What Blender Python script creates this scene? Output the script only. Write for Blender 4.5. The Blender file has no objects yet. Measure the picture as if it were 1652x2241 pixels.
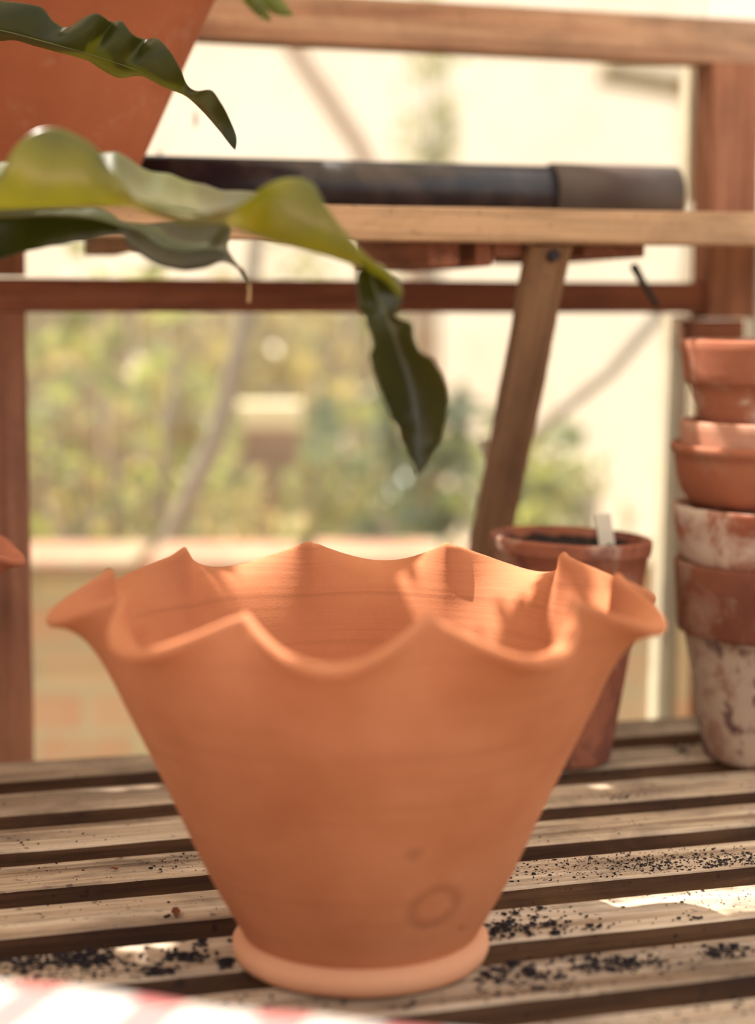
import bpy, bmesh, math, random
from mathutils import Vector, Matrix, noise
C = bpy.context.scene.collection
R = math.radians
random.seed(7)

# ------------------------------------------------------------------ camera
FP, PITCH, HC = 3800.0, R(6.46), 0.472
cam_d = bpy.data.cameras.new('camera'); cam = bpy.data.objects.new('camera', cam_d); C.objects.link(cam)
cam.location = (0, 0, HC); cam.rotation_euler = (R(90) - PITCH, 0, 0)
cam_d.sensor_fit = 'HORIZONTAL'; cam_d.sensor_width = 36; cam_d.lens = 36 * FP / 1652
cam_d.clip_start = 0.05; cam_d.clip_end = 200
cam_d.dof.use_dof = True; cam_d.dof.focus_distance = 1.475; cam_d.dof.aperture_fstop = 2.9
cam_d.dof.aperture_blades = 0
bpy.context.scene.camera = cam

# ------------------------------------------------------------------ world, sun, exposure
w = bpy.data.worlds.new('sky'); bpy.context.scene.world = w; w.use_nodes = True
wn = w.node_tree; bg = wn.nodes['Background']
tc = wn.nodes.new('ShaderNodeTexCoord'); sx = wn.nodes.new('ShaderNodeSeparateXYZ')
wn.links.new(tc.outputs['Generated'], sx.inputs[0])
rp = wn.nodes.new('ShaderNodeValToRGB')
mx = wn.nodes.new('ShaderNodeMath'); mx.operation = 'MULTIPLY_ADD'; mx.inputs[1].default_value = 0.4; mx.inputs[2].default_value = 0.0
ad = wn.nodes.new('ShaderNodeMath'); ad.operation = 'ADD'
wn.links.new(sx.outputs['X'], mx.inputs[0]); wn.links.new(mx.outputs[0], ad.inputs[0]); wn.links.new(sx.outputs['Z'], ad.inputs[1])
wn.links.new(ad.outputs[0], rp.inputs[0])
rp.color_ramp.elements[0].position = 0.0; rp.color_ramp.elements[0].color = (0.52, 0.47, 0.44, 1)
rp.color_ramp.elements[1].position = 0.75; rp.color_ramp.elements[1].color = (1.0, 0.96, 0.90, 1)
wn.links.new(rp.outputs[0], bg.inputs['Color']); bg.inputs['Strength'].default_value = 1.45
SUN = Vector((-0.42, 0.24, 0.875)).normalized()
sd = bpy.data.lights.new('sun', 'SUN'); sd.energy = 10.0; sd.angle = R(0.6); sd.color = (1.0, 0.90, 0.79)
so = bpy.data.objects.new('sun', sd); C.objects.link(so); so.rotation_euler = SUN.to_track_quat('Z', 'Y').to_euler()
vs = bpy.context.scene.view_settings
vs.view_transform = 'Standard'; vs.look = 'None'; vs.gamma = 1; vs.use_curve_mapping = False; vs.exposure = 0.0

# ------------------------------------------------------------------ geometry helpers
def ray(px, py):
    v = Vector(((px - 826) / FP, 1.0, -(py - 1120.5) / FP))
    return Matrix.Rotation(-PITCH, 3, 'X') @ v
def at(px, py, Y):                                   # point seen at that pixel, Y metres in front of the lens
    r = ray(px, py); return Vector((0, 0, HC)) + r * (Y / r.y)
YAW = R(16)                                          # the greenhouse runs at 16 degrees to the view
AX, NX = Vector((math.cos(YAW), math.sin(YAW), 0)), Vector((-math.sin(YAW), math.cos(YAW), 0))
def G(a, n, z=0): return AX * a + NX * n + Vector((0, 0, z))
def atn(px, py, n):                                  # hit with the vertical plane n = const
    r = ray(px, py); t = n / r.dot(NX); return Vector((0, 0, HC)) + r * t
def atz(px, py, z=0):
    r = ray(px, py); return Vector((0, 0, HC)) + r * ((z - HC) / r.z)

def obj(name, bm, m, parent=None, smooth=False, loc=None, kind=None):
    me = bpy.data.meshes.new(name); bm.normal_update(); bm.to_mesh(me); bm.free()
    if smooth:
        for p in me.polygons: p.use_smooth = True
    o = bpy.data.objects.new(name, me); C.objects.link(o)
    if m: me.materials.append(m)
    if parent: o.parent = parent
    if loc is not None: o.location = loc
    if kind: o['kind'] = kind
    return o
def tag(o, label, cat, group=None, kind=None):
    o['label'] = label; o['category'] = cat
    if group: o['group'] = group
    if kind: o['kind'] = kind
    return o
def thing(name, label, cat, loc=(0, 0, 0), rot=(0, 0, 0), group=None):
    o = bpy.data.objects.new(name, None); C.objects.link(o); o.location = loc; o.rotation_euler = rot
    o.empty_display_size = 0.05
    return tag(o, label, cat, group)

def box(bm, c, s, rot=None, seg=1, bev=0.0, wob=0.0, seed=0):
    """box centred on c with size s; seg cuts along local x; rot 3x3"""
    t = bmesh.new()
    nx = seg; hx, hy, hz = s[0] / 2, s[1] / 2, s[2] / 2
    rings = []
    b = bev
    if b > 0: sec = [(-hy + b, -hz), (hy - b, -hz), (hy, -hz + b), (hy, hz - b), (hy - b, hz), (-hy + b, hz), (-hy, hz - b), (-hy, -hz + b)]
    else: sec = [(-hy, -hz), (hy, -hz), (hy, hz), (-hy, hz)]
    for i in range(nx + 1):
        x = -hx + 2 * hx * i / nx
        ring = []
        for k, (y, z) in enumerate(sec):
            dy = dz = 0
            if wob:
                dy = wob * noise.noise(Vector((x * 9 + seed, k // 2 * 7.3, seed * 1.7))) + wob * .5 * noise.noise(Vector((x * 45, k * 3.1, seed)))
                dz = wob * .5 * noise.noise(Vector((x * 7, k * 5.3, seed + 20)))
            ring.append(t.verts.new((x, y + dy, z + dz)))
        rings.append(ring)
    n = len(sec)
    for a, c2 in zip(rings, rings[1:]):
        for k in range(n):
            t.faces.new((a[k], a[(k + 1) % n], c2[(k + 1) % n], c2[k]))
    t.faces.new(rings[0][::-1]); t.faces.new(rings[-1])
    bmesh.ops.recalc_face_normals(t, faces=t.faces[:])
    M = Matrix.Translation(Vector(c)) @ (rot.to_4x4() if rot else Matrix.Identity(4))
    bmesh.ops.transform(t, matrix=M, verts=t.verts[:])
    me = bpy.data.meshes.new('tmp'); t.to_mesh(me); t.free(); bm.from_mesh(me); bpy.data.meshes.remove(me)
    return bm
def frame_rot(x, up=Vector((0, 0, 1))):
    x = x.normalized(); y = up.cross(x).normalized(); z = x.cross(y)
    return Matrix((x, y, z)).transposed()
GROT = frame_rot(AX)
def beam(name, p, q, wy, wz, m, parent=None, up=Vector((0, 0, 1)), seg=30, bev=0.002, wob=0.0012, kind=None, edge=None):
    """a timber from p to q; its mesh is stored along local x so the grain follows it"""
    bm = bmesh.new(); L = (q - p).length
    box(bm, (0, 0, 0), (L, wy, wz), seg=seg, bev=bev, wob=wob, seed=random.random() * 50)
    o = obj(name, bm, m, parent, smooth=False, kind=kind)
    if edge:                                         # sawn sides; shade of the slat gaps is in their colour
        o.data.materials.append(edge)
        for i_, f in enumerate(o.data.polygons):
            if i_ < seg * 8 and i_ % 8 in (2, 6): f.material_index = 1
    M = Matrix.Translation((p + q) / 2) @ frame_rot(q - p, up).to_4x4()
    if parent: M = Matrix.Translation(parent.location).inverted() @ M
    o.matrix_basis = M
    return o
def lathe(prof, seg=96, wob=0.0, seed=0, cap0=True, fn=None):
    bm = bmesh.new(); rings = []
    for j, (r, z) in enumerate(prof):
        ring = []
        for i in range(seg):
            a = 2 * math.pi * i / seg
            rr, zz = (fn(r, z, a, j) if fn else (r, z))
            if wob:
                q = Vector((math.cos(a) * 2.2, math.sin(a) * 2.2, z * 14 + seed))
                rr *= 1 + wob * noise.noise(q); 
                zz += wob * .06 * noise.noise(q * 1.7 + Vector((9, 0, 0))) * (1 if z > 0.01 else 0)
            ring.append(bm.verts.new((rr * math.cos(a), rr * math.sin(a), zz)))
        rings.append(ring)
    for a, b in zip(rings, rings[1:]):
        for i in range(seg):
            bm.faces.new((a[i], a[(i + 1) % seg], b[(i + 1) % seg], b[i]))
    if cap0:
        bm.faces.new(rings[0][::-1]); bm.faces.new(rings[-1])
    bmesh.ops.recalc_face_normals(bm, faces=bm.faces[:])
    return bm
def tube(bm, pts, r0, r1=None, n=8):
    r1 = r0 if r1 is None else r1; rings = []
    for i, p in enumerate(pts):
        p = Vector(p); d = (Vector(pts[min(i + 1, len(pts) - 1)]) - Vector(pts[max(i - 1, 0)])).normalized()
        u = d.cross(Vector((0.3, 0.9, 0.31))).normalized(); v = d.cross(u)
        r = r0 + (r1 - r0) * i / (len(pts) - 1)
        rings.append([bm.verts.new(p + (u * math.cos(2 * math.pi * k / n) + v * math.sin(2 * math.pi * k / n)) * r) for k in range(n)])
    for a, b in zip(rings, rings[1:]):
        for k in range(n): bm.faces.new((a[k], a[(k + 1) % n], b[(k + 1) % n], b[k]))
    bm.faces.new(rings[0][::-1]); bm.faces.new(rings[-1])
    return bm

# ------------------------------------------------------------------ material helpers
class NT:
    def __init__(s, name):
        s.m = bpy.data.materials.new(name); s.m.use_nodes = True; s.t = s.m.node_tree; s.b = s.t.nodes['Principled BSDF']
        s.tc = s.t.nodes.new('ShaderNodeTexCoord')
    def n(s, ty, **kw):
        nd = s.t.nodes.new(ty)
        for k, v in kw.items():
            if k in nd.inputs: nd.inputs[k].default_value = v
            else: setattr(nd, k, v)
        return nd
    def l(s, a, b): s.t.links.new(a, b)
    def coords(s, scale=(1, 1, 1), rnd=False, src='Object'):
        mp = s.n('ShaderNodeMapping'); mp.inputs['Scale'].default_value = scale
        s.l(s.tc.outputs[src], mp.inputs[0])
        if rnd:
            oi = s.n('ShaderNodeObjectInfo'); mu = s.n('ShaderNodeVectorMath', operation='SCALE'); mu.inputs[0].default_value = (37, 91, 53)
            s.l(oi.outputs['Random'], mu.inputs['Scale']); s.l(mu.outputs[0], mp.inputs['Location'])
        return mp.outputs[0]
    def noise(s, vec, scale, detail=4, rough=0.55, dist=0.0):
        nd = s.n('ShaderNodeTexNoise'); nd.inputs['Scale'].default_value = scale; nd.inputs['Detail'].default_value = detail
        nd.inputs['Roughness'].default_value = rough; nd.inputs['Distortion'].default_value = dist
        s.l(vec, nd.inputs['Vector']); return nd.outputs[0]
    def ramp(s, fac, stops):
        nd = s.n('ShaderNodeValToRGB'); e = nd.color_ramp.elements
        while len(e) < len(stops): e.new(0.5)
        for k, (p, c) in enumerate(stops):
            e[k].position = p; e[k].color = (c if isinstance(c, tuple) else (c, c, c)) + (1,) if not isinstance(c, tuple) or len(c) == 3 else c
        s.l(fac, nd.inputs[0]); return nd.outputs[0]
    def mix(s, fac, a, b, mode='MIX'):
        nd = s.n('ShaderNodeMix', data_type='RGBA', blend_type=mode)
        for v, i in ((fac, 0), (a, 6), (b, 7)):
            if hasattr(v, 'links'): s.l(v, nd.inputs[i])
            else: nd.inputs[i].default_value = v if i == 0 else tuple(v) + (1,)
        return nd.outputs[2]
    def bump(s, h, strength=0.3, dist=0.002, prev=None):
        nd = s.n('ShaderNodeBump'); nd.inputs['Strength'].default_value = strength; nd.inputs['Distance'].default_value = dist
        s.l(h, nd.inputs['Height'])
        if prev: s.l(prev, nd.inputs['Normal'])
        return nd.outputs[0]
    def out(s, col=None, nor=None, rough=0.8, spec=0.3, **kw):
        if col is not None:
            if hasattr(col, 'links'): s.l(col, s.b.inputs['Base Color'])
            else: s.b.inputs['Base Color'].default_value = tuple(col) + (1,)
        if nor is not None: s.l(nor, s.b.inputs['Normal'])
        if hasattr(rough, 'links'): s.l(rough, s.b.inputs['Roughness'])
        else: s.b.inputs['Roughness'].default_value = rough
        s.b.inputs['Specular IOR Level'].default_value = spec
        return s.m

def wood(name, dark, mid, light, grime=0.35, gcol=(0.05, 0.03, 0.03), rough=0.8, axis=0, con=1.0):
    k = NT(name)
    sc = [34, 34, 34]; sc[axis] = 1.6
    v = k.coords(tuple(sc), rnd=True)
    g = k.noise(v, 1.0, 6, 0.65, 0.6)
    col = k.ramp(g, [(0.5 - .22 / con, dark), (0.5, mid), (0.5 + .22 / con, light)])
    sc2 = [150, 150, 150]; sc2[axis] = 5
    f = k.noise(k.coords(tuple(sc2), rnd=True), 1.0, 3, 0.6)
    col = k.mix(k.ramp(f, [(0.45, 0.0), (0.66, 0.55)]), col, tuple(x * .45 for x in mid))
    st = k.noise(k.coords((5, 9, 9), rnd=True), 1.4, 5, 0.65, 0.4)
    col = k.mix(k.ramp(st, [(0.46, 0.0), (0.72, grime)]), col, gcol)
    sp = k.noise(k.coords((60, 60, 60), rnd=True), 1.5, 3, 0.6)
    col = k.mix(k.ramp(sp, [(0.62, 0.0), (0.72, grime)]), col, gcol)
    b = k.bump(g, 0.5, 0.0015); b = k.bump(f, 0.5, 0.0008, b)
    return k.out(col, b, rough, 0.25)
M_SLAT = wood('weathered_slat_wood', (0.22, 0.14, 0.08), (0.56, 0.43, 0.31), (0.78, 0.66, 0.51), 0.7, (0.06, 0.04, 0.035), con=1.5)
M_SAWN_SHADE = wood('sawn_edge_stain_shade', (0.035, 0.018, 0.012), (0.11, 0.055, 0.03), (0.21, 0.115, 0.06), 0.75, (0.03, 0.02, 0.02), 0.9)  # stained sawn sides, darkened further to carry the shade between slats
M_SHELF = wood('shelf_wood', (0.28, 0.15, 0.085), (0.56, 0.36, 0.22), (0.68, 0.48, 0.32), 0.4)
M_FRAME = wood('cedar_frame_wood', (0.15, 0.05, 0.03), (0.29, 0.105, 0.06), (0.40, 0.17, 0.10), 0.45)
M_TOPR = wood('pale_cedar_wood', (0.30, 0.13, 0.08), (0.56, 0.36, 0.25), (0.64, 0.46, 0.34), 0.4)
M_BRACE = wood('brace_wood', (0.20, 0.11, 0.06), (0.33, 0.19, 0.11), (0.42, 0.26, 0.16), 0.4)
M_POST = wood('reddish_post_wood', (0.24, 0.10, 0.06), (0.40, 0.18, 0.11), (0.50, 0.26, 0.17), 0.35)
M_CREAM = wood('cream_painted_wood', (0.62, 0.52, 0.38), (0.78, 0.70, 0.55), (0.85, 0.78, 0.64), 0.1)

def terracotta(name, base, pale, deep, lime=0.0, algae=0.0, rings=0.5, stamp=None, seedoff=(0, 0, 0), limecol=(0.72, 0.62, 0.52), grit=0.4, limethr=0.5, dustband=None):
    k = NT(name)
    v = k.coords((1, 1, 1))
    if seedoff != (0, 0, 0): v.node.inputs['Location'].default_value = seedoff
    a = k.noise(v, 7, 5, 0.6)
    col = k.ramp(a, [(0.3, deep), (0.5, base), (0.72, pale)])
    rv = k.coords((1.5, 1.5, 75)); rn = k.noise(rv, 1.0, 3, 0.6)
    rv2 = k.coords((4, 4, 210)); rn2 = k.noise(rv2, 1.0, 2, 0.5)
    line = k.ramp(rn2, [(0.60, 0.0), (0.72, 0.5 * rings)])
    col = k.mix(line, col, tuple(x * 0.62 for x in base))
    gr = k.noise(v, 650, 2, 0.6)
    col = k.mix(k.ramp(gr, [(0.6, 0.0), (0.75, 0.35 * grit)]), col, tuple(x * 0.5 for x in base))
    if lime > 0:
        ln = k.noise(v, 16, 7, 0.7, 0.5)
        col = k.mix(k.ramp(ln, [(limethr - 0.07, 0.0), (limethr + 0.09, lime)]), col, limecol)
    if algae > 0:
        an = k.noise(k.coords((1.2, 1.2, 1.0)), 27, 5, 0.6, 0.3)
        col = k.mix(k.ramp(an, [(0.52, 0.0), (0.60, algae)]), col, (0.12, 0.05, 0.055))
    b = k.bump(rn, 0.55 * rings, 0.002); b = k.bump(rn2, 0.5 * rings, 0.0006, b); b = k.bump(gr, 0.55 * grit, 0.0007, b)
    if stamp:
        for (c, r0, wd, st) in stamp:                          # impressed maker's ring and a knock in the clay
            sub = k.n('ShaderNodeVectorMath', operation='DISTANCE'); sub.inputs[1].default_value = c
            k.l(k.tc.outputs['Object'], sub.inputs[0])
            wob = k.n('ShaderNodeMath', operation='MULTIPLY_ADD'); wob.inputs[1].default_value = 0.006; k.l(k.noise(v, 60, 2, 0.5), wob.inputs[0])
            k.l(sub.outputs['Value'], wob.inputs[2])
            m1 = k.n('ShaderNodeMath', operation='SUBTRACT'); k.l(wob.outputs[0], m1.inputs[0]); m1.inputs[1].default_value = r0 + 0.003
            m2 = k.n('ShaderNodeMath', operation='ABSOLUTE'); k.l(m1.outputs[0], m2.inputs[0])
            m3 = k.n('ShaderNodeMath', operation='DIVIDE'); k.l(m2.outputs[0], m3.inputs[0]); m3.inputs[1].default_value = wd
            h = k.ramp(m3.outputs[0], [(0.0, 0.0), (1.0, 1.0)])
            b = k.bump(h, st, 0.003, b)
            col = k.mix(k.ramp(m3.outputs[0], [(0.0, 0.35), (1.0, 0.0)]), col, tuple(x * 0.5 for x in deep))
    return k.out(col, b, 0.88, 0.2)

# ------------------------------------------------------------------ setting: ground, greenhouse wall, garden walls
k = NT('gravel'); v = k.coords((1, 1, 1)); a = k.noise(v, 3, 6, 0.7)
M_GROUND = k.out(k.ramp(a, [(0.35, (0.20, 0.16, 0.08)), (0.6, (0.42, 0.34, 0.20))]), k.bump(k.noise(v, 60, 3), 0.4, 0.01), 0.95)
bm = bmesh.new(); box(bm, (0, 14, -0.90), (40, 44, 0.1)); o = obj('ground', bm, M_GROUND, kind='structure')

k = NT('paving'); a = k.noise(k.coords(), 12, 5, 0.6)
M_FLOOR = k.out(k.ramp(a, [(0.35, (0.10, 0.07, 0.06)), (0.65, (0.20, 0.15, 0.12))]), None, 0.9)
bm = bmesh.new(); box(bm, G(0, 0.85, -0.835), (3.6, 2.4, 0.03), rot=GROT); obj('floor', bm, M_FLOOR, kind='structure')

NW = 2.086
def trim(name, p, q, wy, wz, m, up=Vector((0, 0, 1))): return beam(name, p, q, wy, wz, m, up=up, kind='structure', wob=0.001)
def zat(px, py, n=NW): return atn(px, py, n).z
def aat(px, py, n=NW): return atn(px, py, n).dot(AX)
# rails on the glazing line
trim('trim_1', G(-1.3, NW, 0.833), G(1.35, NW, 0.819), 0.05, 0.056, M_TOPR)
zb = (zat(0, 605) + zat(0, 680)) / 2
trim('trim_2', G(-1.3, NW, 0.497), G(aat(1612, 650), NW, 0.4945), 0.045, 0.039, M_FRAME)
ar = aat(1500, 720)
trim('trim_3', G(ar, NW - 0.002, 0.447), G(aat(1612, 720), NW - 0.002, 0.447), 0.04, 0.040, M_FRAME)
# posts
al0, al1 = aat(-75, 1300), aat(46, 700)
trim('trim_4', G((al0 + al1) / 2 - 0.001, NW + 0.0, -0.82), G((al0 + al1) / 2 + 0.004, NW + 0.0, 0.476), al1 - al0, 0.05, M_POST, up=NX)
trim('trim_5', G((al0 + al1) / 2 + .004, NW + 0.0, 0.518), G((al0 + al1) / 2 + 0.004, NW + 0.0, 0.803), al1 - al0, 0.05, M_POST, up=NX)
a0, a1 = aat(1535, 300), aat(1640, 300)
trim('trim_6', G((a0 + a1) / 2, NW - 0.004, 0.468), G((a0 + a1) / 2, NW - 0.004, 0.793), a1 - a0, 0.05, M_POST, up=NX)
trim('trim_7', G((a0 + a1) / 2 + 0.012, NW - 0.004, -0.82), G((a0 + a1) / 2 + 0.012, NW - 0.004, 0.426), 0.075, 0.05, M_POST, up=NX)
# cream glazing bars behind the stack of pots
trim('trim_8', atn(1445, 1620, NW + 0.06), atn(1478, 690, NW + 0.06), 0.028, 0.03, M_CREAM, up=NX)
trim('trim_9', atn(1508, 440, NW + 0.06), atn(1512, 110, NW + 0.06), 0.018, 0.03, M_CREAM, up=NX)
trim('trim_10', atn(1632, 900, NW + 0.06), atn(1660, 480, NW + 0.06), 0.03, 0.03, M_CREAM, up=NX)
# glass, a little dusty
k = NT('dusty_glass')
tr = k.n('ShaderNodeBsdfTransparent'); tr.inputs[0].default_value = (0.97, 0.97, 0.94, 1)
gl = k.n('ShaderNodeBsdfGlossy'); gl.inputs['Roughness'].default_value = 0.02
tl = k.n('ShaderNodeBsdfTranslucent'); tl.inputs[0].default_value = (0.95, 0.88, 0.76, 1)
fr = k.n('ShaderNodeFresnel'); fr.inputs[0].default_value = 1.45
dn = k.ramp(k.noise(k.coords((1, 1, 1)), 5, 5, 0.6), [(0.3, 0.015), (0.7, 0.05)])
m1 = k.n('ShaderNodeMixShader'); m2 = k.n('ShaderNodeMixShader')
k.l(dn, m1.inputs[0]); k.l(tr.outputs[0], m1.inputs[1]); k.l(tl.outputs[0], m1.inputs[2])
k.l(fr.outputs[0], m2.inputs[0]); k.l(m1.outputs[0], m2.inputs[1]); k.l(gl.outputs[0], m2.inputs[2])
k.l(m2.outputs[0], k.t.nodes['Material Output'].inputs['Surface']); M_GLASS = k.m
def pane(name, a0, a1, z0, z1):
    bm = bmesh.new(); box(bm, (0, 0, 0), (a1 - a0, 0.003, z1 - z0)); 
    o = obj(name, bm, M_GLASS, kind='structure'); o.location = G((a0 + a1) / 2, NW + 0.032, (z0 + z1) / 2); o.rotation_euler.z = YAW
    return o
w1 = pane('window_1', al1 - 0.02, a0 + 0.02, 0.515, 0.81)
w2 = pane('window_2', al1 - 0.02, a0 + 0.02, -0.80, 0.48)
w3 = pane('window_3', al1 - 0.02, a0 + 0.02, 0.845, 1.05)
w4 = pane('window_4', a1 - 0.01, a1 + 0.5, -0.80, 0.83)
w5 = pane('window_5', al0 - 0.5, al0 + 0.01, -0.80, 0.83)
# droplets and runs of water on the inside of the glass
k = NT('water'); M_WATER = k.out((0.9, 0.93, 0.95), None, 0.05, 0.8); k.b.inputs['Transmission Weight'].default_value = 0.6
M_WATER = k.m
for (px, py, ry, wdow) in [(428, 262, 0.010, w1), (424, 355, 0.006, w1), (350, 335, 0.004, w1), (510, 375, 0.004, w1), (104, 972, 0.0035, w2), (48, 1372, 0.0035, w2), (128, 968, 0.002, w2)]:
    bm = bmesh.new(); bmesh.ops.create_uvsphere(bm, u_segments=16, v_segments=10, radius=1)
    bmesh.ops.scale(bm, vec=(0.0032, 0.0018, ry), verts=bm.verts[:])
    p = atn(px, py, NW + 0.0295)
    q = Matrix.Rotation(-YAW, 3, 'Z') @ (p - wdow.location)
    obj('water_drop', bm, M_WATER, wdow, smooth=True, loc=q)

# garden: house wall, low fence, brick wall
k = NT('cream_render'); v = k.coords(); a = k.noise(v, 0.9, 4, 0.6); b2 = k.noise(v, 3.5, 4, 0.6)
col = k.ramp(a, [(0.3, (0.82, 0.75, 0.68)), (0.6, (0.90, 0.84, 0.77))]); col = k.mix(k.ramp(b2, [(0.5, 0.0), (0.7, 0.35)]), col, (0.70, 0.46, 0.36))
M_RENDER = k.out(col, None, 0.95)
bm = bmesh.new(); box(bm, (0.5, 10.2, 1.6), (20, 0.3, 4.9), rot=Matrix.Rotation(R(-56), 3, 'Z')); obj('house_wall', bm, M_RENDER, kind='structure')
M_FENCE = wood('fence_wood', (0.22, 0.17, 0.10), (0.36, 0.29, 0.18), (0.46, 0.38, 0.25), 0.3, axis=2)
fe = thing('garden_fence', 'low weathered wooden fence behind the shrubs, out of focus beyond the lower window', 'fence', (-1.9, 8.3, -0.85))
for i in range(28):
    bm = bmesh.new(); box(bm, (0, 0, 0.72 + random.uniform(-.02, .02)), (0.135, 0.02, 1.44)); o = obj('fence_board', bm, M_FENCE, fe, loc=(-1.8 + i * 0.145, 0, 0))
for z in (0.35, 1.1):
    bm = bmesh.new(); box(bm, (0.15, 0.031, z), (4.0, 0.04, 0.08)); obj('fence_rail', bm, M_FENCE, fe)
k = NT('old_brick')
br = k.n('ShaderNodeTexBrick'); br.inputs['Scale'].default_value = 1.0; br.inputs['Mortar Size'].default_value = 0.008
br.inputs['Brick Width'].default_value = 0.19; br.inputs['Row Height'].default_value = 0.085
br.inputs['Color1'].default_value = (0.66, 0.30, 0.19, 1); br.inputs['Color2'].default_value = (0.70, 0.62, 0.40, 1); br.inputs['Mortar'].default_value = (0.55, 0.47, 0.33, 1)
mp = k.coords(); rot = mp.node; rot.inputs['Rotation'].default_value = (R(90), 0, 0)
k.l(mp, br.inputs['Vector'])
nn = k.noise(k.coords(), 6, 4, 0.6)
M_BRICK = k.out(k.mix(k.ramp(nn, [(0.4, 0.0), (0.7, 0.6)]), br.outputs[0], (0.56, 0.50, 0.33)), None, 0.95)
bm = bmesh.new(); box(bm, (-0.2, 3.45, -0.44), (4.2, 0.24, 0.84)); obj('garden_wall', bm, M_BRICK, kind='structure')
k = NT('pale_coping'); nn = k.noise(k.coords(), 7, 4, 0.6)
M_COPE = k.out(k.ramp(nn, [(0.4, (0.38, 0.32, 0.22)), (0.56, (0.46, 0.24, 0.17))]), None, 0.95)
bm = bmesh.new()
for i in range(14): box(bm, (-2.1 + i * 0.3, 3.43 + random.uniform(-.02, .02), -0.006 + random.uniform(-.004, .004)), (random.uniform(.24, .292), 0.30, 0.028), bev=0.008)
obj('wall_coping', bm, M_COPE, kind='structure')

# ------------------------------------------------------------------ slatted bench
bench = thing('potting_bench', 'slatted weathered wooden potting bench strewn with soil under the scalloped planter', 'bench', G(0, 1.3, 0))
slats = [(1.958, .070), (1.840, .070), (1.718, .072), (1.596, .070), (1.485, .0665), (1.376, .067), (1.266, .070), (1.157, .070), (1.048, .070), (0.94, .07), (0.832, .07), (0.724, .07), (0.616, .07)]
slats = slats[1:]
TH = 0.026
for i, (nb, wd) in enumerate(slats):
    sl = random.uniform(-.003, .003)
    z = -TH / 2 + random.uniform(-0.0005, 0)
    beam('slat', G(-0.95, nb - wd / 2 - sl, z), G(1.35, nb - wd / 2 + sl, z), wd, TH, M_SLAT, bench, seg=160, bev=0.0014, wob=0.0016, edge=M_SAWN_SHADE)
for a in (-0.8, 0.1, 1.1):
    beam('bearer', G(a, 0.55, -TH - 0.025), G(a, 1.86, -TH - 0.025), 0.045, 0.046, M_FRAME, bench, seg=6)
    for n in (0.62, 1.78): beam('leg', G(a, n, -0.822), G(a, n, -TH - 0.048), 0.05, 0.05, M_FRAME, bench, up=NX, seg=6)

# ------------------------------------------------------------------ upper shelf
sh = thing('wall_shelf', 'slatted wooden shelf above the bench, held up by a slanting strut', 'shelf', G(0, 1.9, 0.55))
NS = 1.73
zt = 0.5845
beam('front_rail', G(-1.1, NS + 0.011, zt - 0.0175), G(1.4, NS + 0.011, zt - 0.0195), 0.022, 0.036, M_SHELF, sh, seg=120, wob=0.0014)
for i in range(5):
    n = NS + 0.024 + 0.0225 + i * 0.062
    beam('slat', G(-1.1, n, zt - 0.009), G(1.4, n, zt - 0.009), 0.045, 0.016, M_SHELF, sh, seg=40)
for (px0, px1, hh) in ((918, 985, .043), (1022, 1056, .043), (1060, 1118, .032), (1255, 1385, .032), (250, 330, .026), (-500, -420, .026), (2050, 2100, .026)):
    q0, q1 = atn(px0, 560, NS + .06).dot(AX), atn(px1, 560, NS + .06).dot(AX)
    beam('cross_batten', G((q0 + q1) / 2, NS + 0.03, zt - 0.0175 - hh / 2), G((q0 + q1) / 2, NS + 0.325, zt - 0.0175 - hh / 2), q1 - q0, hh, M_FRAME if hh > .03 else M_BRACE, sh, seg=8)
# slanting strut: from behind the front rail down to the bench
pt, pb = at(1204, 528, 1.88), at(1062, 1240, 2.10)
d = (pb - pt).normalized()
strut = beam('strut', pt, pb + d * 0.02, 0.044, 0.024, M_BRACE, sh, up=-NX, seg=60, wob=0.002)
k = NT('rust'); M_RUST = k.out((0.03, 0.02, 0.025), None, 0.6)
bm = bmesh.new(); bmesh.ops.create_cone(bm, cap_ends=True, segments=20, radius1=0.0062, radius2=0.0062, depth=0.01)
o = obj('screw_head', bm, M_RUST, sh, loc=at(1210, 560, 1.872) - sh.location); o.rotation_euler = (R(80), 0, YAW)
bm = bmesh.new(); tube(bm, [at(1388, 585, 1.99) - sh.location, at(1405, 615, 2.03) - sh.location, at(1437, 668, 2.06) - sh.location], 0.005, 0.004)
obj('support_wire', bm, M_RUST, sh, smooth=True)

bm = bmesh.new(); d_ = (pb - pt).normalized(); cpt = at(1068, 1000, 2.035) - sh.location
box(bm, cpt, (0.042, 0.010, 0.008), rot=frame_rot(Vector((0.012, 0, -0.036)), NX), bev=.001); obj('glint', bm, M_CREAM, sh)['label'] = 'small pale wedge piece standing in for a sliver of light along the strut'  # pale block added where a sliver of light shows beside the strut
# black pipe lying on the shelf
k = NT('black_plastic'); nn = k.noise(k.coords((3, 12, 12)), 2.5, 4, 0.6)
M_PIPE = k.out(k.ramp(nn, [(0.45, (0.012, 0.012, 0.022)), (0.65, (0.05, 0.04, 0.045))]), None, 0.32, 0.6)
pr = 0.031
pA, pB = Vector((-0.268, 1.93, zt + pr)), Vector((0.355, 2.115, zt + pr))
pp = thing('pipe', 'black plastic pipe lying along the shelf behind its front rail', 'pipe', (pA + pB) / 2)
L = (pB - pA).length
bm = lathe([(pr - .004, -L / 2), (pr, -L / 2), (pr, L / 2), (pr - .004, L / 2), (pr - .004, L / 2 - .1)], 40, cap0=False)
o = obj('tube', bm, M_PIPE, pp, smooth=True); o.rotation_euler = (pB - pA).to_track_quat('Z', 'Y').to_euler()
k = NT('reflected_grey'); M_REFL = k.out(k.ramp(k.noise(k.coords((1, 1, 1)), 6, 3), [(0.4, (0.08, 0.055, 0.05)), (0.6, (0.12, 0.105, 0.10))]), None, 0.5)
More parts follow.
